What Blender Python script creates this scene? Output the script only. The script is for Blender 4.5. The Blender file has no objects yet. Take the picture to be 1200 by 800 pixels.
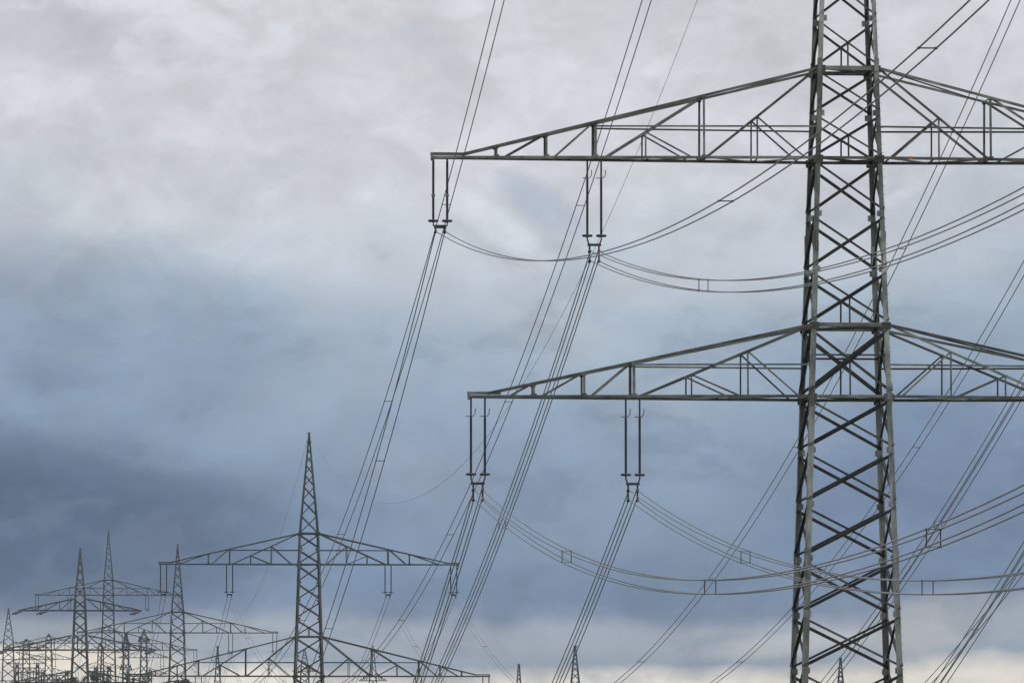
import bpy, math, random
from mathutils import Vector, Matrix

random.seed(7)
SC = bpy.context.scene
COL = SC.collection

# ------------------------------------------------------------------ camera
F = 8500.0                       # focal length in photo pixels (photo is 1200 wide)
EYE = Vector((0.0, 0.0, 1.7))
PITCH = math.atan(504.0 / F)
cam_data = bpy.data.cameras.new("camera")
cam = bpy.data.objects.new("camera", cam_data)
COL.objects.link(cam)
cam.location = EYE
cam.rotation_euler = (math.pi / 2 + PITCH, 0, 0)
cam_data.sensor_width = 36.0
cam_data.lens = F / 1200.0 * 36.0
cam_data.clip_start = 1.0
cam_data.clip_end = 40000.0
SC.camera = cam

FW = Vector((0, math.cos(PITCH), math.sin(PITCH)))
UP = Vector((0, -math.sin(PITCH), math.cos(PITCH)))


def at(px, py, dist):
    """World point at ground distance dist seen at a photo pixel (used to survey positions)."""
    r = FW + Vector((1, 0, 0)) * ((px - 600) / F) + UP * ((400 - py) / F)
    return EYE + r * (dist / r.y)


def project(p):
    v = p - EYE
    d = v.dot(FW)
    if d < 1:
        return None
    return 600 + F * v.x / d, 400 - F * v.dot(UP) / d


def in_frame(p, m=0):
    q = project(p)
    return q is not None and -m < q[0] < 1200 + m and -m < q[1] < 800 + m


def lin(r, g, b):
    f = lambda c: (c / 255 / 12.92) if c / 255 <= 0.04045 else ((c / 255 + 0.055) / 1.055) ** 2.4
    return (f(r), f(g), f(b), 1.0)


# ------------------------------------------------------------------ sky
SUN_EL, SUN_AZ = math.radians(55), math.radians(124)   # azimuth from +Y towards +X: behind the camera, to the right
WORLD_STRENGTH = 0.1
world = bpy.data.worlds.new("World")
SC.world = world
world.use_nodes = True


class Nodes:
    def __init__(self, tree):
        self.t = tree

    def new(self, kind, **kw):
        n = self.t.nodes.new(kind)
        for k, v in kw.items():
            setattr(n, k, v)
        return n

    def put(self, sock, v):
        if hasattr(v, "is_output"):
            self.t.links.new(v, sock)
        else:
            sock.default_value = v

    def m(self, op, a, b=0.0, c=0.0, clamp=False):
        n = self.new("ShaderNodeMath", operation=op, use_clamp=clamp)
        self.put(n.inputs[0], a)
        self.put(n.inputs[1], b)
        self.put(n.inputs[2], c)
        return n.outputs[0]

    def xyz(self, a, b, c):
        n = self.new("ShaderNodeCombineXYZ")
        for i, v in enumerate((a, b, c)):
            self.put(n.inputs[i], v)
        return n.outputs[0]

    def noise(self, vec, scale, detail=4.0, rough=0.5, dist=0.0):
        n = self.new("ShaderNodeTexNoise")
        self.put(n.inputs["Vector"], vec)
        n.inputs["Scale"].default_value = scale
        n.inputs["Detail"].default_value = detail
        n.inputs["Roughness"].default_value = rough
        n.inputs["Distortion"].default_value = dist
        return n.outputs["Fac"]

    def ramp(self, fac, stops, interp="LINEAR"):
        n = self.new("ShaderNodeValToRGB")
        r = n.color_ramp
        r.interpolation = interp
        while len(r.elements) > 1:
            r.elements.remove(r.elements[-1])
        r.elements[0].position, r.elements[0].color = stops[0]
        for p, c in stops[1:]:
            e = r.elements.new(p)
            e.color = c
        self.put(n.inputs[0], fac)
        return n.outputs[0]

    def rng(self, v, a, b, c, d, smooth=True):
        n = self.new("ShaderNodeMapRange", interpolation_type="SMOOTHSTEP" if smooth else "LINEAR")
        self.put(n.inputs[0], v)
        for i, x in enumerate((a, b, c, d)):
            n.inputs[i + 1].default_value = x
        return n.outputs[0]

    def mix(self, fac, a, b, blend="MIX"):
        n = self.new("ShaderNodeMix", data_type="RGBA", blend_type=blend, clamp_factor=True)
        self.put(n.inputs[0], fac)
        self.put(n.inputs[6], a)
        self.put(n.inputs[7], b)
        return n.outputs[2]


def build_sky():
    t = world.node_tree
    t.nodes.clear()
    N = Nodes(t)
    tc = N.new("ShaderNodeTexCoord")
    sep = N.new("ShaderNodeSeparateXYZ")
    t.links.new(tc.outputs["Generated"], sep.inputs[0])
    az = N.m("ARCTAN2", sep.outputs[0], sep.outputs[1])
    el = N.m("ARCSINE", sep.outputs[2])
    # azimuth and elevation in units of 1/85 radian: sx 6 straight ahead, sy 9.04 on the horizon and falling upwards
    sx = N.m("MULTIPLY_ADD", az, 85.0, 6.0)
    sy = N.m("MULTIPLY_ADD", el, -85.0, 9.035)
    P = N.xyz(sx, N.m("MULTIPLY", sy, 1.9), 0.0)
    P2 = N.xyz(N.m("ADD", sx, 31.0), N.m("MULTIPLY_ADD", sy, 1.5, 17.0), 3.0)
    n_big = N.noise(P, 0.30, 7, 0.55, 0.6)
    n_mid = N.noise(P2, 0.42, 7, 0.58, 1.2)
    n_fine = N.noise(N.xyz(N.m("ADD", sx, 77.0), N.m("MULTIPLY", sy, 1.35), 9.0), 1.05, 8, 0.6, 0.6)
    wb = N.m("SUBTRACT", n_big, 0.5)
    wm = N.m("SUBTRACT", n_mid, 0.5)
    wf = N.m("SUBTRACT", n_fine, 0.5)
    # the cloud decks, banded by elevation and broken up by noise; fades to a calmer edge near the horizon
    amp = N.rng(sy, 5.6, 7.4, 1.0, 0.22)
    lean = N.rng(N.m("ABSOLUTE", N.m("SUBTRACT", sx, 6.0)), 0.5, 6.5, -0.35, 0.32)
    warp = N.m("ADD", lean, N.m("MULTIPLY_ADD", wb, 2.2, N.m("MULTIPLY_ADD", wm, 1.5, N.m("MULTIPLY", wf, 0.7))))
    syw = N.m("MULTIPLY_ADD", warp, amp, sy)
    deck = N.ramp(N.m("DIVIDE", syw, 10.0, clamp=True), [
        (0.00, lin(206, 207, 213)), (0.10, lin(209, 211, 217)), (0.20, lin(205, 209, 216)),
        (0.28, lin(194, 202, 212)), (0.36, lin(169, 184, 200)), (0.45, lin(149, 167, 188)),
        (0.54, lin(135, 156, 181)), (0.62, lin(123, 144, 171)), (0.69, lin(114, 136, 164)),
        (0.712, lin(122, 139, 165)), (0.733, lin(158, 168, 181)), (0.757, lin(158, 168, 180)),
        (0.774, lin(148, 162, 177)), (0.786, lin(204, 204, 200)), (0.798, lin(238, 232, 219)),
        (0.90, lin(234, 230, 222))])

    def blob(cx, cy, rx, ry, ang=0.0, wob=0.9):
        dx = N.m("SUBTRACT", N.m("MULTIPLY_ADD", wm, wob, sx), cx)
        dy = N.m("SUBTRACT", N.m("MULTIPLY_ADD", wb, wob, sy), cy)
        c, s = math.cos(ang), math.sin(ang)
        u = N.m("DIVIDE", N.m("ADD", N.m("MULTIPLY", dx, c), N.m("MULTIPLY", dy, s)), rx)
        v = N.m("DIVIDE", N.m("SUBTRACT", N.m("MULTIPLY", dy, c), N.m("MULTIPLY", dx, s)), ry)
        r2 = N.m("ADD", N.m("MULTIPLY", u, u), N.m("MULTIPLY", v, v))
        return N.rng(r2, 0.0, 1.0, 1.0, 0.0)

    col = deck
    for cx, cy, rx, ry, ang, wob, c, k in [
        (0.4, 6.1, 3.8, 1.35, 0.05, 0.6, lin(72, 92, 121), 0.82),      # slate mass low on the left
        (11.2, 5.6, 3.0, 1.3, -0.1, 0.8, lin(104, 123, 156), 0.65),
        (6.35, 2.40, 0.8, 0.3, 0.6, 0.12, lin(176, 187, 207), 0.7),
        (5.82, 2.66, 1.05, 0.27, 0.62, 0.12, lin(224, 229, 238), 0.95),  # bright tear
        (1.1, 2.3, 1.4, 0.35, 0.2, 0.9, lin(210, 214, 221), 0.5),
        (4.9, 5.55, 1.0, 0.6, 0.0, 0.8, lin(150, 161, 180), 0.55),
        (0.7, 0.35, 2.2, 0.5, 0.1, 0.9, lin(186, 189, 195), 0.6),
        (10.9, 2.3, 2.4, 0.6, 0.0, 0.9, lin(186, 190, 201), 0.5),
        (0.9, 4.0, 3.6, 1.4, 0.0, 0.8, lin(124, 145, 171), 0.6),
        (0.4, 7.76, 2.3, 0.27, 0.0, 0.25, lin(250, 241, 224), 1.0),    # gap of light over the horizon
        (10.9, 7.30, 1.0, 0.5, -0.3, 0.5, lin(182, 184, 188), 0.75),
        (9.2, 7.55, 1.4, 0.18, -0.1, 0.3, lin(205, 205, 205), 0.5),
    ]:
        f = N.m("MULTIPLY", blob(cx, cy, rx, ry, ang, wob), k)
        col = N.mix(f, col, c)
    # broken shreds of paler cloud with firmer edges, lying over the decks
    shred = N.noise(N.xyz(N.m("ADD", sx, 13.0), N.m("MULTIPLY_ADD", sy, 1.7, 5.0), 21.0), 0.8, 9, 0.6, 0.25)
    edge = N.m("MULTIPLY", N.rng(shred, 0.49, 0.60, 0.0, 1.0), N.m("MULTIPLY", N.rng(sy, 2.2, 3.5, 1.0, 0.22), 0.5))
    col = N.mix(edge, col, N.mix(N.rng(sy, 1.5, 6.0, 0.0, 1.0), lin(223, 225, 232), lin(160, 175, 195)))
    hole = N.m("MULTIPLY", N.rng(shred, 0.37, 0.47, 1.0, 0.0), N.m("MULTIPLY", N.rng(sy, 2.0, 3.6, 0.55, 1.0), 0.26))
    col = N.mix(hole, col, N.mix(N.rng(sy, 1.5, 5.0, 0.0, 1.0), lin(178, 185, 195), lin(104, 124, 152)))
    # fine tonal mottling of the cloud
    tone = N.m("MULTIPLY_ADD", wm, 0.5, N.m("MULTIPLY_ADD", wf, 0.42, 1.0))
    col = N.mix(1.0, col, N.xyz(tone, tone, tone), "MULTIPLY")
    cloud = N.mix(1.0, col, (1 / WORLD_STRENGTH,) * 3 + (1,), "MULTIPLY")
    sky = N.new("ShaderNodeTexSky", sky_type="NISHITA")
    sky.sun_disc = False
    sky.sun_elevation = SUN_EL
    sky.sun_rotation = SUN_AZ
    out = N.mix(0.97, sky.outputs[0], cloud)
    bg = N.new("ShaderNodeBackground")
    t.links.new(out, bg.inputs[0])
    bg.inputs[1].default_value = WORLD_STRENGTH
    wo = N.new("ShaderNodeOutputWorld")
    t.links.new(bg.outputs[0], wo.inputs[0])


build_sky()

sun_data = bpy.data.lights.new("sun", "SUN")
sun = bpy.data.objects.new("sun", sun_data)
COL.objects.link(sun)
sun_data.energy = 1.0
sun_data.angle = math.radians(14)
sun_data.color = (1.0, 0.97, 0.93)
sdir = Vector((math.sin(SUN_AZ) * math.cos(SUN_EL), math.cos(SUN_AZ) * math.cos(SUN_EL), math.sin(SUN_EL)))
sun.rotation_euler = (-sdir).to_track_quat("-Z", "Y").to_euler()
sun.location = (60, -60, 80)

SC.view_settings.view_transform = "Standard"
SC.view_settings.look = "None"
SC.view_settings.gamma = 1.0
SC.view_settings.use_curve_mapping = False
SC.view_settings.exposure = 0.0


# ------------------------------------------------------------------ materials
def material(name, c1, c2, scale, rough, metal=0.0, stretch=(1, 1, 1), bump=0.0, lo=0.35, hi=0.65, c3=None, mixes_dark=False, toned=False):
    m = bpy.data.materials.new(name)
    m.use_nodes = True
    N = Nodes(m.node_tree)
    b = m.node_tree.nodes["Principled BSDF"]
    tc = N.new("ShaderNodeTexCoord")
    mp = N.new("ShaderNodeMapping")
    mp.inputs["Scale"].default_value = stretch
    m.node_tree.links.new(tc.outputs["Object"], mp.inputs[0])
    n = N.noise(mp.outputs[0], scale, 6, 0.6, 0.3)
    col = N.ramp(n, [(lo, c1 + (1,)), (hi, c2 + (1,))])
    if c3:
        n2 = N.noise(mp.outputs[0], scale * 3.1, 5, 0.7, 1.0)
        col = N.mix(N.rng(n2, 0.58, 0.70, 0.0, 0.8), col, c3 + (1,))
    if toned:                                   # every bar has weathered to a tone of its own
        m["toned"] = 1
        ta = N.new("ShaderNodeAttribute", attribute_type="GEOMETRY", attribute_name="tone")
        k = N.rng(ta.outputs["Fac"], 0.0, 1.0, 0.52, 1.42, False)
        col = N.mix(1.0, col, N.xyz(k, k, k), "MULTIPLY")
    if mixes_dark:                                   # pylons further along the line are mixed towards one darker grey
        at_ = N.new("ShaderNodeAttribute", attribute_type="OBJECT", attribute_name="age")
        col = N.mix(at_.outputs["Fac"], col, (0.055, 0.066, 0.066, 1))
    m.node_tree.links.new(col, b.inputs["Base Color"])
    b.inputs["Roughness"].default_value = rough
    b.inputs["Metallic"].default_value = metal
    if bump:
        bp = N.new("ShaderNodeBump")
        bp.inputs["Strength"].default_value = bump
        N.put(bp.inputs["Height"], n)
        m.node_tree.links.new(bp.outputs[0], b.inputs["Normal"])
    return m


M_LEG = material("galvanised_leg_steel", (0.13, 0.147, 0.13), (0.37, 0.395, 0.36), 2.2, 0.62, 0.1, (1, 1, 0.3), 0.1, lo=0.38, hi=0.62, c3=(0.10, 0.095, 0.085), mixes_dark=True, toned=True)
M_BRACE = material("dark_brace_steel", (0.035, 0.04, 0.035), (0.085, 0.09, 0.082), 1.2, 0.7, 0.1, (1, 1, 1), 0.1, mixes_dark=True, toned=True)  # bracing steel set darker than the legs and arms
M_ARM = material("weathered_arm_steel", (0.075, 0.085, 0.072), (0.21, 0.225, 0.195), 1.6, 0.68, 0.1, (0.5, 1, 1), 0.1, lo=0.38, hi=0.62, c3=(0.08, 0.075, 0.065), mixes_dark=True, toned=True)
M_ROD = material("silicone_insulator", (0.035, 0.042, 0.050), (0.06, 0.068, 0.076), 3.0, 0.45)
M_FIT = material("fitting_steel", (0.04, 0.044, 0.047), (0.08, 0.084, 0.086), 3.0, 0.5, 0.3)
M_WIRE = material("aged_conductor", (0.27, 0.285, 0.305), (0.33, 0.345, 0.365), 0.5, 0.8, 0.0)
M_ORANGE = material("orange_plate_paint", (0.45, 0.22, 0.07), (0.55, 0.30, 0.10), 4.0, 0.5)
M_FAR = material("distant_tower_steel", (0.05, 0.06, 0.063), (0.095, 0.105, 0.108), 0.5, 0.7, 0.1, toned=True)
M_FIELD = material("field_ground", (0.035, 0.055, 0.018), (0.10, 0.095, 0.045), 0.006, 0.95, 0, (1, 1, 1), 0.2)
M_BARK = material("bark", (0.05, 0.04, 0.03), (0.09, 0.075, 0.06), 1.5, 0.9)
M_LEAF = material("dark_foliage", (0.022, 0.034, 0.014), (0.05, 0.065, 0.028), 0.35, 0.8)


# ------------------------------------------------------------------ mesh helper
class MB:
    def __init__(self):
        self.v, self.f, self.tone = [], [], {}

    def _prism(self, p, q, prof, a, b):
        k = len(self.v)
        n = len(prof)
        self.tone[len(self.f)] = random.random()
        for e in (p, q):
            for s, t in prof:
                self.v.append(tuple(e + a * s + b * t))
        for i in range(n):
            j = (i + 1) % n
            self.f.append((k + i, k + j, k + n + j, k + n + i))
        self.f.append(tuple(k + i for i in reversed(range(n))))
        self.f.append(tuple(k + n + i for i in range(n)))

    def angle(self, p, q, s, out, t=None, up=1, outward=False):
        """Steel angle from p to q: one flange of width s in the plane facing out, the other standing inwards."""
        p, q = Vector(p), Vector(q)
        d = (q - p).normalized()
        out = Vector(out)
        n = out - d * out.dot(d)
        if n.length < 1e-4:
            n = d.orthogonal()
        n.normalize()
        a = d.cross(n) * up
        t = t or s * 0.16
        prof = [(-s / 2, 0), (s / 2, 0), (s / 2, t), (-s / 2 + t, t), (-s / 2 + t, s * 0.85), (-s / 2, s * 0.85)]
        self._prism(p, q, prof, a, n if outward else -n)

    def corner(self, p, q, s, ax, ay, t=None):
        """Leg angle with its heel on the line p-q and flanges along ax and ay (inwards)."""
        p, q = Vector(p), Vector(q)
        t = t or s * 0.14
        prof = [(0, 0), (s, 0), (s, t), (t, t), (t, s), (0, s)]
        self._prism(p, q, prof, Vector(ax), Vector(ay))

    def tube(self, pts, r, n=6, caps=True):
        pts = [Vector(p) for p in pts]
        k = len(self.v)
        for i, p in enumerate(pts):
            d = (pts[min(i + 1, len(pts) - 1)] - pts[max(i - 1, 0)]).normalized()
            a = d.cross(Vector((0, 0, 1)))
            if a.length < 1e-3:
                a = Vector((1, 0, 0))
            a.normalize()
            b = d.cross(a)
            rr = r[i] if isinstance(r, (list, tuple)) else r
            for j in range(n):
                w = 2 * math.pi * j / n
                self.v.append(tuple(p + a * math.cos(w) * rr + b * math.sin(w) * rr))
        for i in range(len(pts) - 1):
            for j in range(n):
                j2 = (j + 1) % n
                self.f.append((k + i * n + j, k + i * n + j2, k + (i + 1) * n + j2, k + (i + 1) * n + j))
        if caps:
            self.f.append(tuple(k + j for j in reversed(range(n))))
            self.f.append(tuple(k + (len(pts) - 1) * n + j for j in range(n)))

    def box(self, c, sx, sy, sz):
        c = Vector(c)
        self._prism(c - Vector((0, 0, sz / 2)), c + Vector((0, 0, sz / 2)),
                    [(-sx / 2, -sy / 2), (sx / 2, -sy / 2), (sx / 2, sy / 2), (-sx / 2, sy / 2)],
                    Vector((1, 0, 0)), Vector((0, 1, 0)))

    def ring(self, c, R, r, n=20, m=6):
        c = Vector(c)
        k = len(self.v)
        for i in range(n):
            w = 2 * math.pi * i / n
            for j in range(m):
                u = 2 * math.pi * j / m
                rr = R + r * math.cos(u)
                self.v.append((c.x + rr * math.cos(w), c.y + rr * math.sin(w), c.z + r * math.sin(u)))
        for i in range(n):
            for j in range(m):
                i2, j2 = (i + 1) % n, (j + 1) % m
                self.f.append((k + i * m + j, k + i2 * m + j, k + i2 * m + j2, k + i * m + j2))

    def build(self, name, mat, parent=None, smooth=False):
        me = bpy.data.meshes.new(name)
        me.from_pydata(self.v, [], self.f)
        me.materials.append(mat)
        if mat.get("toned"):
            at_ = me.attributes.new("tone", "FLOAT", "FACE")
            cur, vals = 0.5, []
            for i in range(len(self.f)):
                cur = self.tone.get(i, cur)
                vals.append(cur)
            at_.data.foreach_set("value", vals)
        if smooth:
            me.polygons.foreach_set("use_smooth", [True] * len(me.polygons))
        me.update()
        o = bpy.data.objects.new(name, me)
        COL.objects.link(o)
        if parent:
            o.parent = parent
        return o


def tag(o, label=None, cat=None, group=None, kind=None):
    for k, v in (("label", label), ("category", cat), ("group", group), ("kind", kind)):
        if v:
            o[k] = v
    return o


def empty(name, loc=(0, 0, 0), rz=0.0):
    o = bpy.data.objects.new(name, None)
    COL.objects.link(o)
    o.location = loc
    o.rotation_euler = (0, 0, rz)
    o.empty_display_size = 0.5
    return o


def kids(o):
    return [c for c in bpy.data.objects if c.parent == o]


def copy_tree(o, parent=None, skip=()):
    c = o.copy()
    COL.objects.link(c)
    c.parent = parent
    for k in list(("label", "category", "group", "kind")):
        if parent is None and k in c:
            del c[k]
    for ch in kids(o):
        if ch.name.split(".")[0] not in skip:
            copy_tree(ch, c, skip)
    return c


# ------------------------------------------------------------------ ground
PROFILE = [(-4000, 6), (-400, 5), (-20, 1.5), (0, 0), (60, 0), (349, -5), (560, -24), (1250, -24), (1632, -7), (1900, 3),
           (2600, 5), (4000, 2), (9000, 0), (20000, -10)]


def ground_z(x, y):
    for (a, za), (b, zb) in zip(PROFILE, PROFILE[1:]):
        if y <= b:
            t = max(0.0, min(1.0, (y - a) / (b - a)))
            t = t * t * (3 - 2 * t)
            return za + (zb - za) * t
    return PROFILE[-1][1]


def build_ground():
    ys = sorted(set([-2500, -1000, -400, -200, -100, -60, -20, 0, 30, 60] + list(range(90, 2700, 45)) +
                    [2800, 3200, 3600, 4000, 5000, 6500, 9000]))
    xs = [-7000, -4000, -2500, -1500, -1000] + list(range(-700, 701, 70)) + [1000, 1500, 2500, 4000, 7000]
    m = MB()
    for y in ys:
        for x in xs:
            far = min(1.0, (abs(x) + abs(y)) / 400.0)
            m.v.append((x, y, ground_z(x, y) + far * 0.8 * math.sin(x * 0.011 + 1.3) * math.sin(y * 0.008 + 0.4)))
    w = len(xs)
    for j in range(len(ys) - 1):
        for i in range(w - 1):
            m.f.append((j * w + i, j * w + i + 1, (j + 1) * w + i + 1, (j + 1) * w + i))
    g = m.build("ground", M_FIELD, smooth=True)
    tag(g, "rolling farmland under the power line", "ground", kind="structure")


build_ground()

# ------------------------------------------------------------------ the main pylon type (local: x along the arms, y along the line, z up)
S = 349.0 / F                          # metres per photo pixel at the nearest pylon
BASE1 = -5.0
YAW = math.atan(0.0833)


def zy(py):
    return at(990, py, 349.0).z - BASE1


ZB, ZBT = zy(466.5), zy(383)           # bottom arm: boom, apex
ZM, ZMT = zy(188), zy(83)              # middle arm
ZT = ZM + 12.3
ZTT = ZT + 3.4                         # top arm
ZTIP = ZT + 14.5


def width(z):
    if z <= ZTT:
        return (67 + 0.0658 * (904 - 20 - (z + BASE1 - 1.7) / S)) * S
    w = (67 + 0.0658 * (904 - 20 - (ZTT + BASE1 - 1.7) / S)) * S
    t = (z - ZTT) / (ZTIP - ZTT)
    return w * (1 - t) + 0.16 * t


TALLER = 1.7                           # the nearest pylon carries a taller head than the others
ARMS = {   # boom z, apex z, half length, taper end, full verticals, insulator centres (outer, inner), pattern
    "top": (ZT, ZTT, 16.5, 15.4, [11.1, 8.75], (16.02, 8.75)),
    "middle": (ZM, ZMT, 20.0, 18.5, [16.9, 14.5, 12.15, 6.95], (19.58, 12.15)),
    "bottom": (ZB, ZBT, 18.22, 17.3, [15.1, 12.7, 10.33], (17.76, 10.3)),
}
SIDES = [(-1, -1), (1, -1), (-1, 1), (1, 1)]     # leg corners (x, y); y -1 is the face towards the camera


def crossarm(name, parent):
    z0, z1, L, xe, vs, ins = ARMS[name]
    w0, w1 = width(z0), width(z1)
    web = MB()
    yb = lambda x: (w0 / 2) + (0.16 - w0 / 2) * max(0, (x - w0 / 2)) / (L - w0 / 2)
    yt = lambda x: (w1 / 2) + (yb(xe) - w1 / 2) * (x - w1 / 2) / (xe - w1 / 2)
    zt = lambda x: z1 + (z0 + 0.16 - z1) * (x - w1 / 2) / (xe - w1 / 2)
    main = min(vs, key=lambda v: abs(v - ins[1]))      # the post above the inner insulators
    for s in (-1, 1):
        bot = lambda x, f: Vector((s * x, f * yb(x), z0))
        top = lambda x, f: Vector((s * x, f * yt(x), zt(x)))
        for f in (-1, 1):
            o = Vector((0, f, 0))
            up = s * f
            ins_ = Vector((0, -f * 0.03, 0))           # web members sit just inside the chords
            for v in vs:
                web.angle(bot(v, f) + ins_, top(v, f) + ins_, 0.10 if abs(v - main) > 0.2 else 0.13, o)
            # outer diagonals: from the head of each post down to the foot of the next one out
            pts = sorted([v for v in vs if v >= main - 0.1]) + [xe]
            for a, b in zip(pts, pts[1:]):
                if b == xe and name == "middle":
                    continue
                bb = b - 0.35 if b < xe else xe - 1.0
                web.angle(top(a + 0.1, f) + ins_ * 2, bot(bb, f) + ins_ * 2, 0.10, o)
            # inner diagonals: long ones falling outwards, each propped by sub-posts and sub-diagonals
            if name == "middle":
                runs = [(w1 / 2, vs[-1] - 0.1, [4.4]), (vs[-1], main - 0.45, [9.75])]
            else:
                runs = [(w1 / 2, main - 0.25, [main * 0.475, main * 0.735])]
            for a, b, subs in runs:
                A, B = top(a, f), bot(b, f)
                web.angle(A + ins_ * 2, B + ins_ * 2, 0.12, o)
                prev_in = a if a > w1 else w0 / 2
                for q in subs:
                    t = (q - a) / (b - a)
                    P = A.lerp(B, t)
                    foot = bot(q, f)
                    web.angle(foot + ins_, P + ins_, 0.075, o)
                    x_in = max(w0 / 2 + 0.35, q - (P.z - z0) * 1.12) if q == subs[0] else max(prev_in, q - 2.35)
                    if q == subs[0] and name == "middle":
                        x_in = (w0 / 2 + 0.5) if a < w1 else vs[-1] + 0.55
                    web.angle(P + ins_ * 3, bot(x_in, f) + ins_ * 3, 0.085, o)
                    prev_in = q
            # strut at mid height from the main post to the tower
            zs = z0 + (zt(main) - z0) * (0.93 if name != "middle" else 0.88)
            ys = f * (yb(main) + (yt(main) - yb(main)) * 0.9)
            web.angle((s * main, ys + ins_.y, zs), (s * width(zs) / 2, f * (width(zs) / 2 - 0.05), zs), 0.085, o)
            # gussets
            for v in vs:
                g = bot(v, f)
                web.box((g.x, g.y - f * 0.012, g.z + 0.06), 0.26, 0.02, 0.16)
                g = top(v, f)
                web.box((g.x, g.y - f * 0.012, g.z - 0.07), 0.2, 0.02, 0.14)
        # plan bracing of the boom and of the top chords
        xs = sorted([w0 / 2] + list(vs) + [xe] + [(p + q) / 2 for p, q in zip(sorted([w0 / 2] + list(vs)), sorted(vs))])
        for i, (a, b) in enumerate(zip(xs, xs[1:])):
            f = 1 if i % 2 else -1
            web.angle(bot(a, f) + Vector((0, 0, -0.02)), bot(b, -f) + Vector((0, 0, -0.02)), 0.08, (0, 0, -1))
            web.angle(bot(a, -1) + Vector((0, 0, 0.02)), bot(a, 1) + Vector((0, 0, 0.02)), 0.08, (0, 0, -1))
        xs = sorted([w1 / 2] + [v for v in vs])
        for i, (a, b) in enumerate(zip(xs, xs[1:])):
            f = 1 if i % 2 else -1
            web.angle(top(a, f), top(b, -f), 0.07, (0, 0, 1))
        for v in vs:
            web.angle(top(v, -1), top(v, 1), 0.08, (0, 0, 1))
        # tip plates
        web.box((s * (L - 0.75), 0, z0 + 0.18), 1.6, 0.34, 0.12)
        web.box((s * (L - 0.02), 0, z0 + 0.05), 0.10, 0.42, 0.36)
    arm = web.build("crossarm", M_ARM, parent)
    for f in (-1, 1):
        m = MB()
        m.angle((-L, f * 0.16, z0), (-w0 / 2, f * w0 / 2, z0), 0.14, (0, f, 0), 0.03, -f)
        m.angle((-w0 / 2, f * w0 / 2, z0), (w0 / 2, f * w0 / 2, z0), 0.14, (0, f, 0), 0.03, -f)
        m.angle((w0 / 2, f * w0 / 2, z0), (L, f * 0.16, z0), 0.14, (0, f, 0), 0.03, -f)
        m.build("lower_chord", M_ARM, arm)
        m = MB()
        for s in (-1, 1):
            A = Vector((s * w1 / 2, f * w1 / 2, z1))
            B = Vector((s * xe, f * yt(xe), z0 + 0.16))
            m.angle(A, B, 0.125, (0, f, 0), 0.02, f * s)
        m.angle((-w1 / 2, f * w1 / 2, z1), (w1 / 2, f * w1 / 2, z1), 0.20, (0, f, 0), 0.03, f)
        m.build("upper_chord", M_ARM, arm)
    return arm


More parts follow.
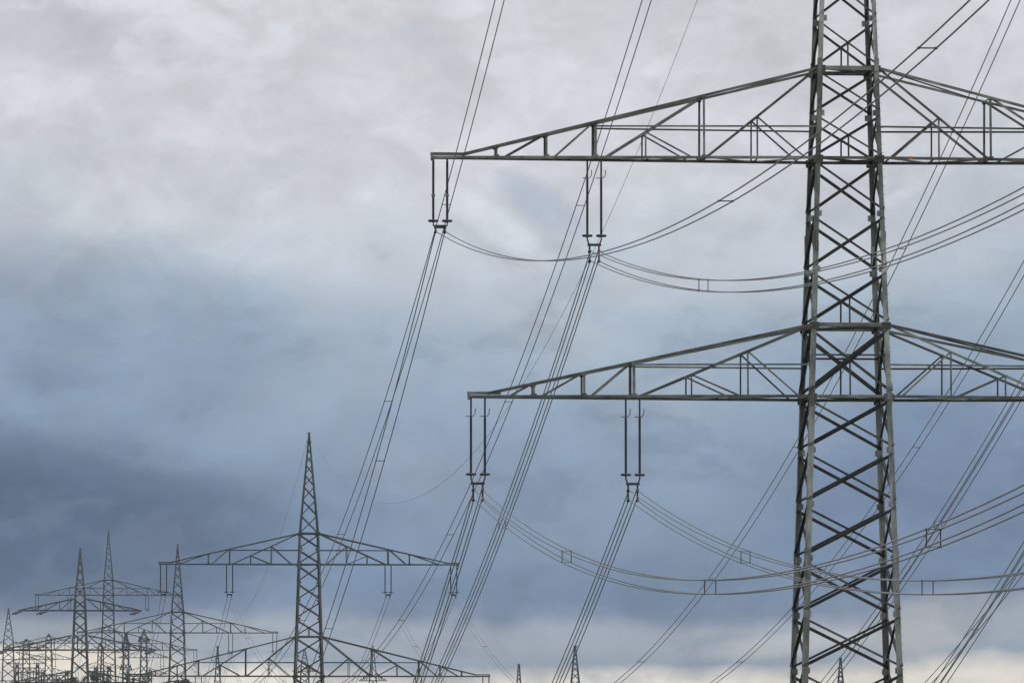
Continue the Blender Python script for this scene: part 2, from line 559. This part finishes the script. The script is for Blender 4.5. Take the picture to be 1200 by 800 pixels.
def main_pylon():
    root = empty("lattice_pylon")
    # legs
    lv = [zy(p) for p in (1067, 994, 922, 853, 786, 720, 655, 592, 529)] + [ZB]
    lv[0] = 0.0
    mids = [ZBT] + [ZBT + (ZM - ZBT) * k / 3 for k in (1, 2)] + [ZM, (ZM + ZMT) / 2, ZMT]
    tops = [ZMT + (ZT - ZMT) * k / 4 for k in (1, 2, 3)] + [ZT, (ZT + ZTT) / 2, ZTT]
    body = lv + mids + tops
    peak, z, r = [ZTT], ZTT, 1.0
    hs = [2.25 * 0.87 ** k for k in range(8)]
    tot = sum(hs)
    for h in hs:
        z += h * (ZTIP - 0.9 - ZTT) / tot
        peak.append(z)
    for i, (sx, sy) in enumerate(SIDES):
        m = MB()
        P = lambda z: Vector((sx * width(z) / 2, sy * width(z) / 2, z))
        ax, ay = Vector((-sx, 0, 0)), Vector((0, -sy, 0))
        splice = [0.0, lv[3], lv[6], ZB, ZBT + (ZM - ZBT) * 0.5, ZMT, ZT, ZTT]
        for k, (a, b) in enumerate(zip(splice, splice[1:])):
            s = 0.31 - 0.02 * k
            m.corner(P(a), P(b), s, ax, ay)
            if k:                                   # splice plates, standing proud of the heel
                c = P(a)
                m.box((c.x + sx * 0.012 - sx * s / 2, c.y + sy * 0.014, c.z), s * 0.94, 0.022, 0.95)
                m.box((c.x + sx * 0.014, c.y + sy * 0.012 - sy * s / 2, c.z), 0.022, s * 0.94, 0.95)
        for zz in body[1:-1]:                       # node gussets behind the flanges
            c = P(zz)
            m.box((c.x - sx * 0.19, c.y - sy * 0.055, c.z), 0.34, 0.018, 0.28)
            m.box((c.x - sx * 0.055, c.y - sy * 0.19, c.z), 0.018, 0.36, 0.34)
        if (sx, sy) == (1, -1):           # step bolts up two opposite legs
            zz = 3.0
            while zz < ZTT:
                c = P(zz)
                m.tube([c + Vector((-sx * 0.12, sy * -0.01, 0)), c + Vector((-sx * 0.12, sy * 0.12, 0))], 0.009, 5)
                m.tube([c + Vector((-sx * 0.01, -sy * 0.12, 0.2)), c + Vector((sx * 0.11, -sy * 0.12, 0.2))], 0.009, 5)
                zz += 0.4
        m.box(tuple(P(0) + Vector((-sx * 0.15, -sy * 0.15, -1.0))), 0.9, 0.9, 2.4)
        m.build("leg", M_LEG, root)
    # body bracing
    m = MB()
    faces = [((-1, -1), (1, -1)), ((1, -1), (1, 1)), ((1, 1), (-1, 1)), ((-1, 1), (-1, -1))]
    hang = {mids[4]: 1, mids[2]: 1, tops[0] if False else ZMT: 1}
    for fi, (A, B) in enumerate(faces):
        o = Vector((A[0] + B[0], A[1] + B[1], 0)).normalized()
        C = lambda c, z, k=0.0: Vector((c[0] * (width(z) / 2 - (0.02 if c[0] == B[0] and c[0] == A[0] else 0)),
                                       c[1] * (width(z) / 2), z)) - o * (0.075 + k)
        for a, b in zip(body, body[1:]):
            if a == 0.0:
                pass
            thick = 0.20 if (abs(a - ZB) < 1e-6) else (0.155 if a < ZM else 0.125)
            g = (b - a) * 0.07
            m.angle(C(A, a + g), C(B, b - g), thick, o, None, 1, True)
            m.angle(C(A, b - g, 0.04), C(B, a + g, 0.04), thick * 0.7, o, None, 1)
            below_strut = any(abs(a - q) < 1e-6 for q in (mids[4 - 1], ZB, ZT))
            mid_under = any(abs(a - q) < 1e-6 for q in (mids[2], tops[-2] if False else -1, ))
            if any(abs(a - q) < 1e-6 for q in (ZMT, ZBT, ZM, ZB)):
                # hanger from the crossing of the X down to the strut below
                za = a + (b - a) * 0.5
                ca = (C(A, za) + C(B, za)) / 2
                cb = (C(A, a) + C(B, a)) / 2
                m.angle(ca - o * 0.1, cb - o * 0.1, 0.085, o)
            if abs(a - ZB) < 1e-6:
                za = a + (b - a) * 0.58
                m.angle(C(A, za, 0.09), C(B, za, 0.09), 0.085, o)
        for z in (ZB, ZM, ZT, ZBT, ZMT, ZTT):
            if fi in (1, 3) or z in ():
                m.angle(C(A, z), C(B, z), 0.17, o)
    for z in (ZB, ZM, ZT, ZBT, ZMT, ZTT):            # big plates where the arms meet the body
        for sx, sy in SIDES:
            w = width(z) / 2
            m.box((sx * (w - 0.12), sy * (w + 0.012), z - 0.05), 0.44, 0.02, 0.36)
    for z in (ZB, ZM, ZT, ZBT, ZMT, ZTT):            # plan bracing inside the body
        w = width(z) / 2 - 0.1
        m.angle((-w, -w, z - 0.05), (w, w, z - 0.05), 0.12, (0, 0, -1))
        m.angle((w, -w, z - 0.12), (-w, w, z - 0.12), 0.12, (0, 0, -1))
    m.build("bracing", M_BRACE, root)
    # peak
    m = MB()
    for sx, sy in SIDES:
        P = lambda z: Vector((sx * width(z) / 2, sy * width(z) / 2, z))
        m.corner(P(ZTT), P(ZTIP), 0.17, (-sx, 0, 0), (0, -sy, 0))
    for A, B in faces:
        o = Vector((A[0] + B[0], A[1] + B[1], 0)).normalized()
        C = lambda c, z, k=0.0: Vector((c[0] * width(z) / 2, c[1] * width(z) / 2, z)) - o * (0.03 + k)
        for a, b in zip(peak, peak[1:]):
            m.angle(C(A, a), C(B, b), 0.09, o)
            m.angle(C(A, b, 0.03), C(B, a, 0.03), 0.09, o)
    m.box((0, 0, ZTIP), 0.34, 0.34, 0.12)
    m.box((0, 0, ZTIP - 1.0), 0.5, 0.5, 0.1)
    m.build("peak", M_ARM, root)
    for k in ("top", "middle", "bottom"):
        crossarm(k, root)
    return root


TOWERS = []          # (name, root, px, distance, z base)
SURVEY = [("nearest pylon", 990, 349.0, 188, ZM), ("second pylon", 362, 800.0, 661, ZT),
          ("third pylon", 208, 1194.0, 741, ZT), ("fourth pylon", 127, 1632.0, 697, ZT)]
LABELS = ["tall grey lattice pylon standing nearest, its head above the picture",
          "lattice pylon with pointed peak, second along the line, whole top arm against grey cloud",
          "lattice pylon with pointed peak behind the left tip of the second pylon's top arm",
          "lattice pylon with the tallest peak in the far left cluster, hung with paired insulators"]
base_top = (ZT, ZTT, ZTIP, ARMS["top"])
ZT, ZTT, ZTIP = ZT + TALLER, ZTT + TALLER, ZTIP + TALLER
ARMS["top"] = (ZT, ZTT) + base_top[3][2:]
first = main_pylon()
ZT, ZTT, ZTIP, ARMS["top"] = base_top
second = main_pylon()
for i, (nm, px, D, py, zl) in enumerate(SURVEY):
    r = first if i == 0 else (second if i == 1 else copy_tree(second))
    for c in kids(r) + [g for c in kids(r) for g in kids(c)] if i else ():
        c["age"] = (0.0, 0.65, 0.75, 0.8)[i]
    p = at(px, py, D)
    r.location = (p.x, p.y, p.z - zl)
    r.rotation_euler = (0, 0, YAW)
    tag(r, LABELS[i], "pylon", "pylons of the main power line")
    TOWERS.append((nm, r))

# a small orange plate on the nearest pylon's middle arm
arm_mid = [c for c in kids(first) if c.name.startswith("crossarm")][1]
m = MB()
m.box((3.0, -width(ZM) / 2 + 0.02, ZM + 0.0), 0.16, 0.02, 0.17)
pl = m.build("marker_plate", M_ORANGE, arm_mid)
pl["label"] = "small orange marker plate on the boom"


# ------------------------------------------------------------------ insulators
def insulator_set(quad):
    """A twin string: two rods side by side, rings, yoke and clamps; origin where it hangs from the arm."""
    root = empty("insulator_string")
    L = 3.62 if quad else 2.95
    top = 0.85 if quad else 0.05
    for s in (-1, 1):
        x = s * 0.335
        m = MB()
        m.tube([(x, 0, 0.06), (x, 0, -top - 0.02)], 0.045, 6)
        pts, rad, z = [], [], -top
        n = 84
        for k in range(n):
            z = -top - (L - top) * k / n
            h = (L - top) / n
            pts += [(x, 0, z), (x, 0, z - h * 0.45), (x, 0, z - h * 0.62)]
            rad += [0.055, 0.055, 0.070 if k % 2 else 0.064]
        m.tube(pts, rad, 8)
        rod = m.build("insulator_rod", M_ROD, root)
        m = MB()
        m.ring((x, 0, -L + 0.02), 0.20, 0.062, 20, 6)
        m.box((x, 0, -L + 0.02), 0.38, 0.05, 0.04)
        m.box((x, 0, -L + 0.02), 0.05, 0.38, 0.035)
        m.build("corona_ring", M_FIT, rod)
        if quad:
            m = MB()
            m.tube([(x - 0.24, 0, -top + 0.03), (x + 0.10, 0, -top + 0.03), (x + 0.20, 0, -top + 0.16), (x + 0.21, 0, -top + 0.42)], 0.02, 5)
            m.build("arcing_horn", M_FIT, rod)
        else:
            m = MB()
            m.tube([(x, 0, -L * 0.56), (x, 0, -L * 0.56 - 0.1)], 0.092, 8)
            m.build("coupling", M_LEG, rod)
    m = MB()
    zz = -L - (0.42 if quad else 0.26)
    for s in (-1, 1):
        m.tube([(s * 0.335, 0, -L - 0.02), (s * 0.335, 0, -L - 0.18), (s * 0.235, 0, zz)], 0.04, 6)
    m.box((0, 0, zz), 0.66 if quad else 0.60, 0.09, 0.12 if quad else 0.17)
    m.build("yoke", M_FIT, root)
    for s in (-1, 1):
        m = MB()
        lo = zz - (0.78 if quad else 0.24)
        m.tube([(s * 0.225, 0, zz + 0.02), (s * 0.225, 0, lo)], 0.045, 6)
        for zc in ((zz - 0.29, zz - 0.76) if quad else (zz - 0.22,)):
            m.tube([(s * 0.225, -0.22, zc - 0.05), (s * 0.225, -0.1, zc), (s * 0.225, 0.1, zc), (s * 0.225, 0.22, zc - 0.05)], 0.07, 6)
        m.build("clamp", M_FIT, root)
    return root, zz


proto = {}
ZZ = {}
for q in (False, True):
    r, z = insulator_set(q)
    proto[q], ZZ[q] = [r, False], z
PHASES = []
for arm in ("top", "middle", "bottom"):
    z0, z1, L, xe, vs, ins = ARMS[arm]
    for s in (-1, 1):
        for k, x in (("outer", ins[0]), ("inner", ins[1])):
            quad = arm == "bottom" or (arm == "middle" and k == "inner")
            PHASES.append((arm, "left" if s < 0 else "right", k, s * x, z0 - 0.12, quad))


def tower_matrix(i):
    r = TOWERS[i][1]
    return Matrix.Translation(r.location) @ Matrix.Rotation(YAW, 4, "Z")


def lift(i, arm):
    return Vector((0, 0, TALLER if i == 0 and arm == "top" else 0.0))


for i in range(4):
    T = tower_matrix(i)
    for arm, side, k, x, z, quad in PHASES:
        z += lift(i, arm).z
        p = T @ Vector((x, 0, z))
        if not (in_frame(p, 4) or in_frame(p - Vector((0, 0, 3.5)), 4)):
            continue
        src = proto[quad]
        o = src[0] if not src[1] else copy_tree(src[0])
        src[1] = True
        o.location = p
        o.rotation_euler = (0, 0, YAW)
        tag(o, "pair of dark insulator strings at the %s %s of the %s's %s arm" % (side, "tip" if k == "outer" else "inner post", TOWERS[i][0], arm),
            "insulator", "paired insulator strings on the pylons")
for q in (False, True):
    if not proto[q][1]:
        print("unused insulator prototype", q)

# ------------------------------------------------------------------ conductors
def hang(A, B, K=0.00042, n=72):
    d = B - A
    L = math.hypot(d.x, d.y)
    sag = K * L * L
    return [A + d * (j / n) - Vector((0, 0, sag * (j / n) * (1 - j / n))) for j in range(n + 1)]


def wire_offsets(quad):
    zz = ZZ[quad]
    if quad:
        return [(-0.19, zz - 0.29), (0.19, zz - 0.29), (-0.19, zz - 0.76), (0.19, zz - 0.76)]
    return [(-0.225, zz - 0.22), (0.225, zz - 0.22)]


def span(Ta, Tb, phase, ra, label, group, spacer_first=50.0, every=55.0, r=0.024, up=Vector(), curve=0.00042):
    arm, side, k, x, z, quad = phase
    runs = []
    for dx, dz in wire_offsets(quad):
        A = Ta @ Vector((x + dx, 0, z + dz)) + up
        B = Tb @ Vector((x + dx, 0, z + dz))
        runs.append(hang(A, B, curve))
    seen = [p for p in runs[0] if in_frame(p, 6)]
    if len(seen) < 1:
        return None
    org = runs[0][0]
    root = empty("conductor_bundle", org)
    for run in runs:
        m = MB()
        m.tube([p - org for p in run], r, 5)
        m.build("wire", M_WIRE, root, smooth=True)
    tot = (runs[0][-1] - runs[0][0]).length
    s = spacer_first
    while s < tot - 20:
        t = s / tot * 72
        j = int(t)
        P = [run[j].lerp(run[j + 1], t - j) - org for run in runs]
        if in_frame(P[0] + org, 3):
            m = MB()
            m.tube([P[0], P[1]], 0.010 if quad else 0.020, 5)
            if quad:
                m.tube([P[2], P[3]], 0.010, 5)
                m.tube([P[0], P[2]], 0.020, 5)
                m.tube([P[1], P[3]], 0.020, 5)
            for q in P:
                m.box(tuple(q), 0.06, 0.10, 0.06)
            m.build("spacer", M_FIT, root)
        s += every
    tag(root, label, "power cable", group)
    return root


Tm = [tower_matrix(i) for i in range(4)]
T_prev = lambda rise: (Matrix.Translation(Vector(TOWERS[0][1].location) + Vector((0.0833 * 340 / 1.0035, -340 / 1.0035, rise)))
                       @ Matrix.Rotation(YAW, 4, "Z"))
NM = ["nearest", "second", "third", "fourth"]
first_spacer = {"middle-outer": 122.0, "middle-inner": 48.0, "bottom-outer": 47.0, "bottom-inner": 47.0}
for ph in PHASES:
    arm, side, k, x, z, quad = ph
    n = "four" if quad else "two"
    span(Tm[0], T_prev({"middleouter": 10.0, "middleinner": 10.9}.get(arm + k, 12.2)), ph, 0, "bundle of %s wires swooping from the nearest pylon's %s %s %s insulators towards the viewer" % (n, arm, side, k),
         "wire bundles of the main power line", first_spacer.get(arm + "-" + k, 50.0), 45.0 if arm + k == "middleouter" else 54.0, 0.024, lift(0, arm), 0.00044)
    for i in range(3):
        span(Tm[i], Tm[i + 1], ph, 0, "%s wires hanging from %s %s insulators, %s arm of %s pylon, to %s pylon" % (
            n, side, k, arm, NM[i], NM[i + 1]), "wire bundles of the main power line", 53.0 if quad else 43.0, 54.0 if quad else 46.0, 0.027, lift(i, arm) if side == "left" else Vector(),
             0.00046 if side == "right" and arm == "top" and i == 0 else 0.00042)


def earth_wire(A, B, label, r=0.014):
    pts = hang(A, B, 0.00044)
    if not any(in_frame(p) for p in pts):
        return
    m = MB()
    m.tube([p - A for p in pts], r, 5)
    o = m.build("earth_wire", M_WIRE, smooth=True)
    o.location = A
    tag(o, label, "power cable", "earth wires between pylon peaks")


tip = [T @ Vector((0, 0, ZTIP)) + lift(i, "top") for i, T in enumerate(Tm)]
for i in range(3):
    earth_wire(tip[i], tip[i + 1], "single thin wire sagging from the %s pylon's peak to the %s pylon's peak" % (NM[i], NM[i + 1]))


# ------------------------------------------------------------------ other pylons far off
def lattice(m, z0, z1, w0, w1, n, leg, brace, cx=0.0, cy=0.0):
    """A four-legged braced mast section."""
    W = lambda z: w0 + (w1 - w0) * (z - z0) / (z1 - z0)
    for sx, sy in SIDES:
        m.corner((cx + sx * w0 / 2, cy + sy * w0 / 2, z0), (cx + sx * w1 / 2, cy + sy * w1 / 2, z1), leg, (-sx, 0, 0), (0, -sy, 0))
    zs, q = [z0], 1.0
    ratio = (w1 / w0) ** (1.0 / n) if w1 > 0.3 else 0.86
    hs = [ratio ** k for k in range(n)]
    for h in hs:
        zs.append(zs[-1] + h * (z1 - z0) / sum(hs))
    for a, b in zip(zs, zs[1:]):
        for A, B in (((-1, -1), (1, -1)), ((1, -1), (1, 1)), ((1, 1), (-1, 1)), ((-1, 1), (-1, -1))):
            o = Vector((A[0] + B[0], A[1] + B[1], 0)).normalized()
            C = lambda c, z, k: Vector((cx + c[0] * W(z) / 2, cy + c[1] * W(z) / 2, z)) - o * (0.03 + k)
            m.angle(C(A, a, 0), C(B, b, 0), brace, o)
            m.angle(C(A, b, 0.05), C(B, a, 0.05), brace, o)


def far_arm(parent, z, h, half, wroot, thick=0.22, tension=0.0):
    m = MB()
    for f in (-1, 1):
        o = Vector((0, f, 0))
        m.angle((-half, f * 0.25, z), (half, f * 0.25, z), thick, o)
        for s in (-1, 1):
            m.angle((s * wroot / 2, f * wroot / 2, z + h), (s * (half - 0.8), f * 0.25, z + 0.2), thick * 0.8, o)
            n = 4
            for k in range(n):
                a, b = wroot / 2 + (half - wroot / 2) * k / n, wroot / 2 + (half - wroot / 2) * (k + 1) / n
                zh = lambda x: z + 0.2 + (h - 0.2) * (1 - (x - wroot / 2) / (half - wroot / 2))
                m.angle((s * a, f * 0.3, zh(a)), (s * b, f * 0.28, z), thick * 0.6, o)
                m.angle((s * b, f * 0.3, z), (s * b, f * 0.3, max(zh(b), z + 0.3)), thick * 0.5, o)
    return m.build("crossarm", M_FAR, parent)


def far_pylon(px, tip_py, D, arms, label, base_w, tip_w=0.25, kname="lattice_pylon", rz=0.08, group="distant pylons beyond the main line", leg=0.3, brace=0.16, neck=None, arm=0.24):
    p = at(px, tip_py, D)
    gz = ground_z(p.x, D)
    H = p.z - gz
    root = empty(kname, (p.x, D, gz), rz)
    s = D / F
    m = MB()
    if arms:
        ztop = H - (arms[0][0] - tip_py) * s + arms[0][2]
        wn = neck or base_w * 0.45
        lattice(m, -0.5, ztop, base_w, wn, 11, leg, brace)
        mast = m.build("mast", M_FAR, root)
        m = MB()
        lattice(m, ztop, H, wn, tip_w, 6, leg * 0.7, brace * 0.8)
        m.build("peak", M_FAR, root)
        for py, half_px, h in arms:
            z = H - (py - tip_py) * s
            far_arm(root, z, h, half_px * s, wn * (1.15 if py == arms[0][0] else 1.4), arm)
    else:
        lattice(m, -0.5, H, base_w, tip_w, 14, leg, brace)
        m.box((0, 0, H), 0.9, 0.9, 0.5)
        m.build("mast", M_FAR, root)
    tag(root, label, "pylon", group)
    return root, H, s


def tension_string(root, H, s, tip_py, off_px, py, label, direction):
    x = off_px * s
    z = H - (py - tip_py) * s
    base = Matrix.Translation(root.location) @ Matrix.Rotation(root.rotation_euler.z, 4, "Z") @ Vector((x, 0, z))
    m = MB()
    d = Vector(direction).normalized()
    side = d.cross(Vector((0, 0, 1))).normalized()
    for k in (-0.45, 0.45):
        pts, rad = [], []
        for j in range(26):
            pts.append(side * k + d * (0.3 + j * 0.17))
            rad.append(0.27 if j % 2 else 0.16)
        m.tube(pts, rad, 7)
    m.tube([Vector((0, 0, 0)), d * 0.35], 0.1, 6)
    m.tube([side * -0.6 + d * 0.32, side * 0.6 + d * 0.32], 0.1, 6)
    m.tube([side * -0.6 + d * 4.6, side * 0.6 + d * 4.6], 0.1, 6)
    o = m.build("tension_insulator", M_ROD)
    o.location = base
    tag(o, label, "insulator", "slanted insulators on the far corner pylon")


r5, H5, s5 = far_pylon(94, 642, 2020, [(715, 72, 3.2), (761, 90, 4.0), (799, 80, 3.2)],
                       "stout dark corner pylon left of the fourth pylon with insulators slanting at its arm ends", 7.2, 0.3, leg=0.62, brace=0.34, neck=3.3, arm=0.42)
for off, py, w in ((-69, 715.5, "far left end of the corner pylon's top arm"), (-40, 715.5, "left middle of the corner pylon's top arm"),
                   (69, 715.5, "right end of the corner pylon's top arm"), (-86, 761.5, "left end of the corner pylon's second arm"),
                   (86, 761.5, "right end of the corner pylon's second arm")):
    tension_string(r5, H5, s5, 642, off, py, "dark insulator cluster slanting off the " + w, (-0.36, -0.9, -0.20))

far_pylon(10, 712, 2420, [(762, 44, 3.0), (772, 57, 2.4), (797, 40, 3.0)], "lattice pylon with three short arms at the far left edge of the picture", 6.4, 0.3, leg=0.42, brace=0.24, neck=3.6)
far_pylon(57, 742, 3000, [(753, 34, 2.4), (772, 30, 2.4), (789, 27, 2.4)], "tiny pylon between the left edge pylon and the corner pylon", 5.5, leg=0.45, brace=0.25)
far_pylon(147.7, 742, 2300, [(760, 5, 1.6), (784, 7, 1.6)], "slim dark pylon between the fourth and third pylons, left of its twin", 3.4, 0.9, leg=0.5, brace=0.34, neck=2.0)
far_pylon(168.6, 738, 2700, [(751, 7, 1.8), (770, 30, 2.4), (789, 28, 2.4)], "slim pylon with short arms just left of the third pylon", 4.6, 0.6, leg=0.5, brace=0.3, neck=2.4)
far_pylon(31, 748, 2850, [(758, 26, 2.4), (777, 24, 2.4)], "tiny pylon right of the edge pylon, its arms crossing its neighbour's", 5.5, leg=0.45, brace=0.25)
far_pylon(118, 752, 3100, [(764, 24, 2.4), (782, 30, 2.4)], "tiny pylon half hidden between the corner pylon and the fourth pylon", 5.5, leg=0.45, brace=0.25)
far_pylon(255, 757, 2700, [], "thin spire of a distant pylon between the third and second pylons", 7.0, 0.5, leg=0.45, brace=0.22)
far_pylon(357, 760, 2500, [(786, 14, 2.2)], "distant pylon seen through the second pylon's legs", 6.0, 0.5, leg=0.4, brace=0.2)
far_pylon(437, 756, 2300, [(797, 16, 2.4)], "thin distant pylon behind the right half of the second pylon's middle arm", 5.0, 0.4, leg=0.24, brace=0.11)
far_pylon(608, 778, 2600, [], "dark tip of a distant pylon alone right of the second pylon's arm", 5.4, 0.8, leg=0.42, brace=0.18)
far_pylon(674, 757, 1900, [], "bare pointed pylon tip left of the nearest pylon, rising between wire bundles", 6.8, 0.5, leg=0.3, brace=0.12)
far_pylon(985, 771, 2400, [], "distant pylon tip framed between the nearest pylon's legs", 6.5, 0.7, leg=0.42, brace=0.18)


# ------------------------------------------------------------------ substation gantries and trees on the skyline, far left
def gantry(px0, px1, py, D, label):
    a, b = at(px0, py, D), at(px1, py, D)
    gz = ground_z(a.x, D)
    root = empty("portal_gantry", ((a.x + b.x) / 2, D, gz))
    H = a.z - gz
    half = (b.x - a.x) / 2
    for s in (-1, 1):
        m = MB()
        lattice(m, -0.5, H + 1.6, 2.6, 1.0, 9, 0.34, 0.2, s * half)
        m.build("column", M_FAR, root)
    m = MB()
    for f in (-1, 1):
        for z in (H, H - 1.3):
            m.angle((-half - 1, f * 0.5, z), (half + 1, f * 0.5, z), 0.28, (0, f, 0))
        n = 8
        for k in range(n):
            x0, x1 = -half + 2 * half * k / n, -half + 2 * half * (k + 1) / n
            m.angle((x0, f * 0.48, H if k % 2 else H - 1.3), (x1, f * 0.48, H - 1.3 if k % 2 else H), 0.18, (0, f, 0))
    m.build("beam", M_FAR, root)
    for k in (-0.6, 0.0, 0.6):
        m = MB()
        pts = [(k * half, 0, H - 1.3 - 0.16 * j) for j in range(18)]
        m.tube(pts, [0.22 if j % 2 else 0.1 for j in range(18)], 7)
        m.build("hanging_insulator", M_ROD, root)
    tag(root, label, "gantry", "substation gantries on the far left skyline")


gantry(20, 44, 782, 2250, "steel gantry low at the far left, right of the edge pylon")
gantry(50, 78, 791, 2150, "steel gantry left of the corner pylon's legs, partly behind trees")
gantry(112, 128, 786, 2250, "narrow steel gantry between the corner pylon and the fourth pylon")
gantry(150, 176, 790, 2350, "steel gantry under the two slim pylons, above the trees")


def tree(px, py, D, rad, label, seed):
    rng = random.Random(seed)
    top = at(px, py, D)
    gz = ground_z(top.x, D)
    H = top.z - gz
    root = empty("tree", (top.x, D, gz))
    m = MB()
    m.tube([(0, 0, -0.3), (0.1, 0, H * 0.35), (0.0, 0.1, H * 0.8)], [0.5, 0.36, 0.08], 8)
    for k in range(9):
        w = rng.uniform(0, 6.28)
        z = H * rng.uniform(0.3, 0.65)
        rr = rad * rng.uniform(0.5, 0.9)
        m.tube([(0, 0, z), (math.cos(w) * rr * 0.5, math.sin(w) * rr * 0.5, z + 2.0), (math.cos(w) * rr, math.sin(w) * rr, z + 4.6)], [0.2, 0.13, 0.04], 6)
    m.build("trunk", M_BARK, root)
    m = MB()
    cl = []
    for k in range(34):
        z = rng.uniform(0.34, 0.97)
        env = rad * math.sin(math.pi * min(1, (z - 0.22) / 0.82)) ** 0.7
        w, q = rng.uniform(0, 6.28), math.sqrt(rng.random())
        cl.append((math.cos(w) * env * q, math.sin(w) * env * q, z * H, rng.uniform(0.7, 1.5)))
    for cx, cy, cz, cr in cl:
        for k in range(70):
            v = Vector((rng.gauss(0, 1), rng.gauss(0, 1), rng.gauss(0, 0.8)))
            v = v.normalized() * cr * rng.random() ** 0.4
            c = Vector((cx, cy, min(cz, H * 0.97))) + v
            a = Vector((rng.gauss(0, 1), rng.gauss(0, 1), rng.gauss(0, 1))).normalized() * rng.uniform(0.16, 0.34)
            b = a.orthogonal().normalized() * rng.uniform(0.12, 0.24)
            i = len(m.v)
            m.v += [tuple(c - a), tuple(c + b), tuple(c + a), tuple(c - b)]
            m.f.append((i, i + 1, i + 2, i + 3))
    m.build("crown", M_LEAF, root)
    tag(root, label, "tree", "trees on the far left skyline")


tree(66, 793, 1960, 4.0, "small round treetop left of the corner pylon's legs", 1)
tree(84, 792, 1930, 4.5, "treetop just in front of the corner pylon's left leg", 2)
tree(107, 787, 1900, 4.5, "tallest treetop at the corner pylon's right leg", 3)
tree(121, 793, 1940, 3.6, "treetop at the foot of the fourth pylon in the picture", 4)
tree(203, 796, 1960, 4.5, "dark treetop seen between the third pylon's legs, left of its neighbour", 5)
tree(213, 795, 1930, 4.2, "dark treetop at the third pylon's right leg", 6)


# ------------------------------------------------------------------ thin haze in the air
def build_haze():
    m = MB()
    x, y0, y1, z0, z1 = 7100, -2600, 9100, -27.0, 85.0
    m.v = [(-x, y0, z0), (x, y0, z0), (x, y1, z0), (-x, y1, z0), (-x, y0, z1), (x, y0, z1), (x, y1, z1), (-x, y1, z1)]
    m.f = [(3, 2, 1, 0), (4, 5, 6, 7), (0, 1, 5, 4), (1, 2, 6, 5), (2, 3, 7, 6), (3, 0, 4, 7)]
    mat = bpy.data.materials.new("thin_haze")
    mat.use_nodes = True
    t = mat.node_tree
    t.nodes.clear()
    o = t.nodes.new("ShaderNodeOutputMaterial")
    v = t.nodes.new("ShaderNodeVolumePrincipled")
    v.inputs["Color"].default_value = (0.80, 0.88, 0.96, 1)
    v.inputs["Density"].default_value = 0.000045
    t.links.new(v.outputs[0], o.inputs["Volume"])
    h = m.build("haze", mat)
    tag(h, "thin pale haze lying over the whole valley", "haze", kind="stuff")


build_haze()
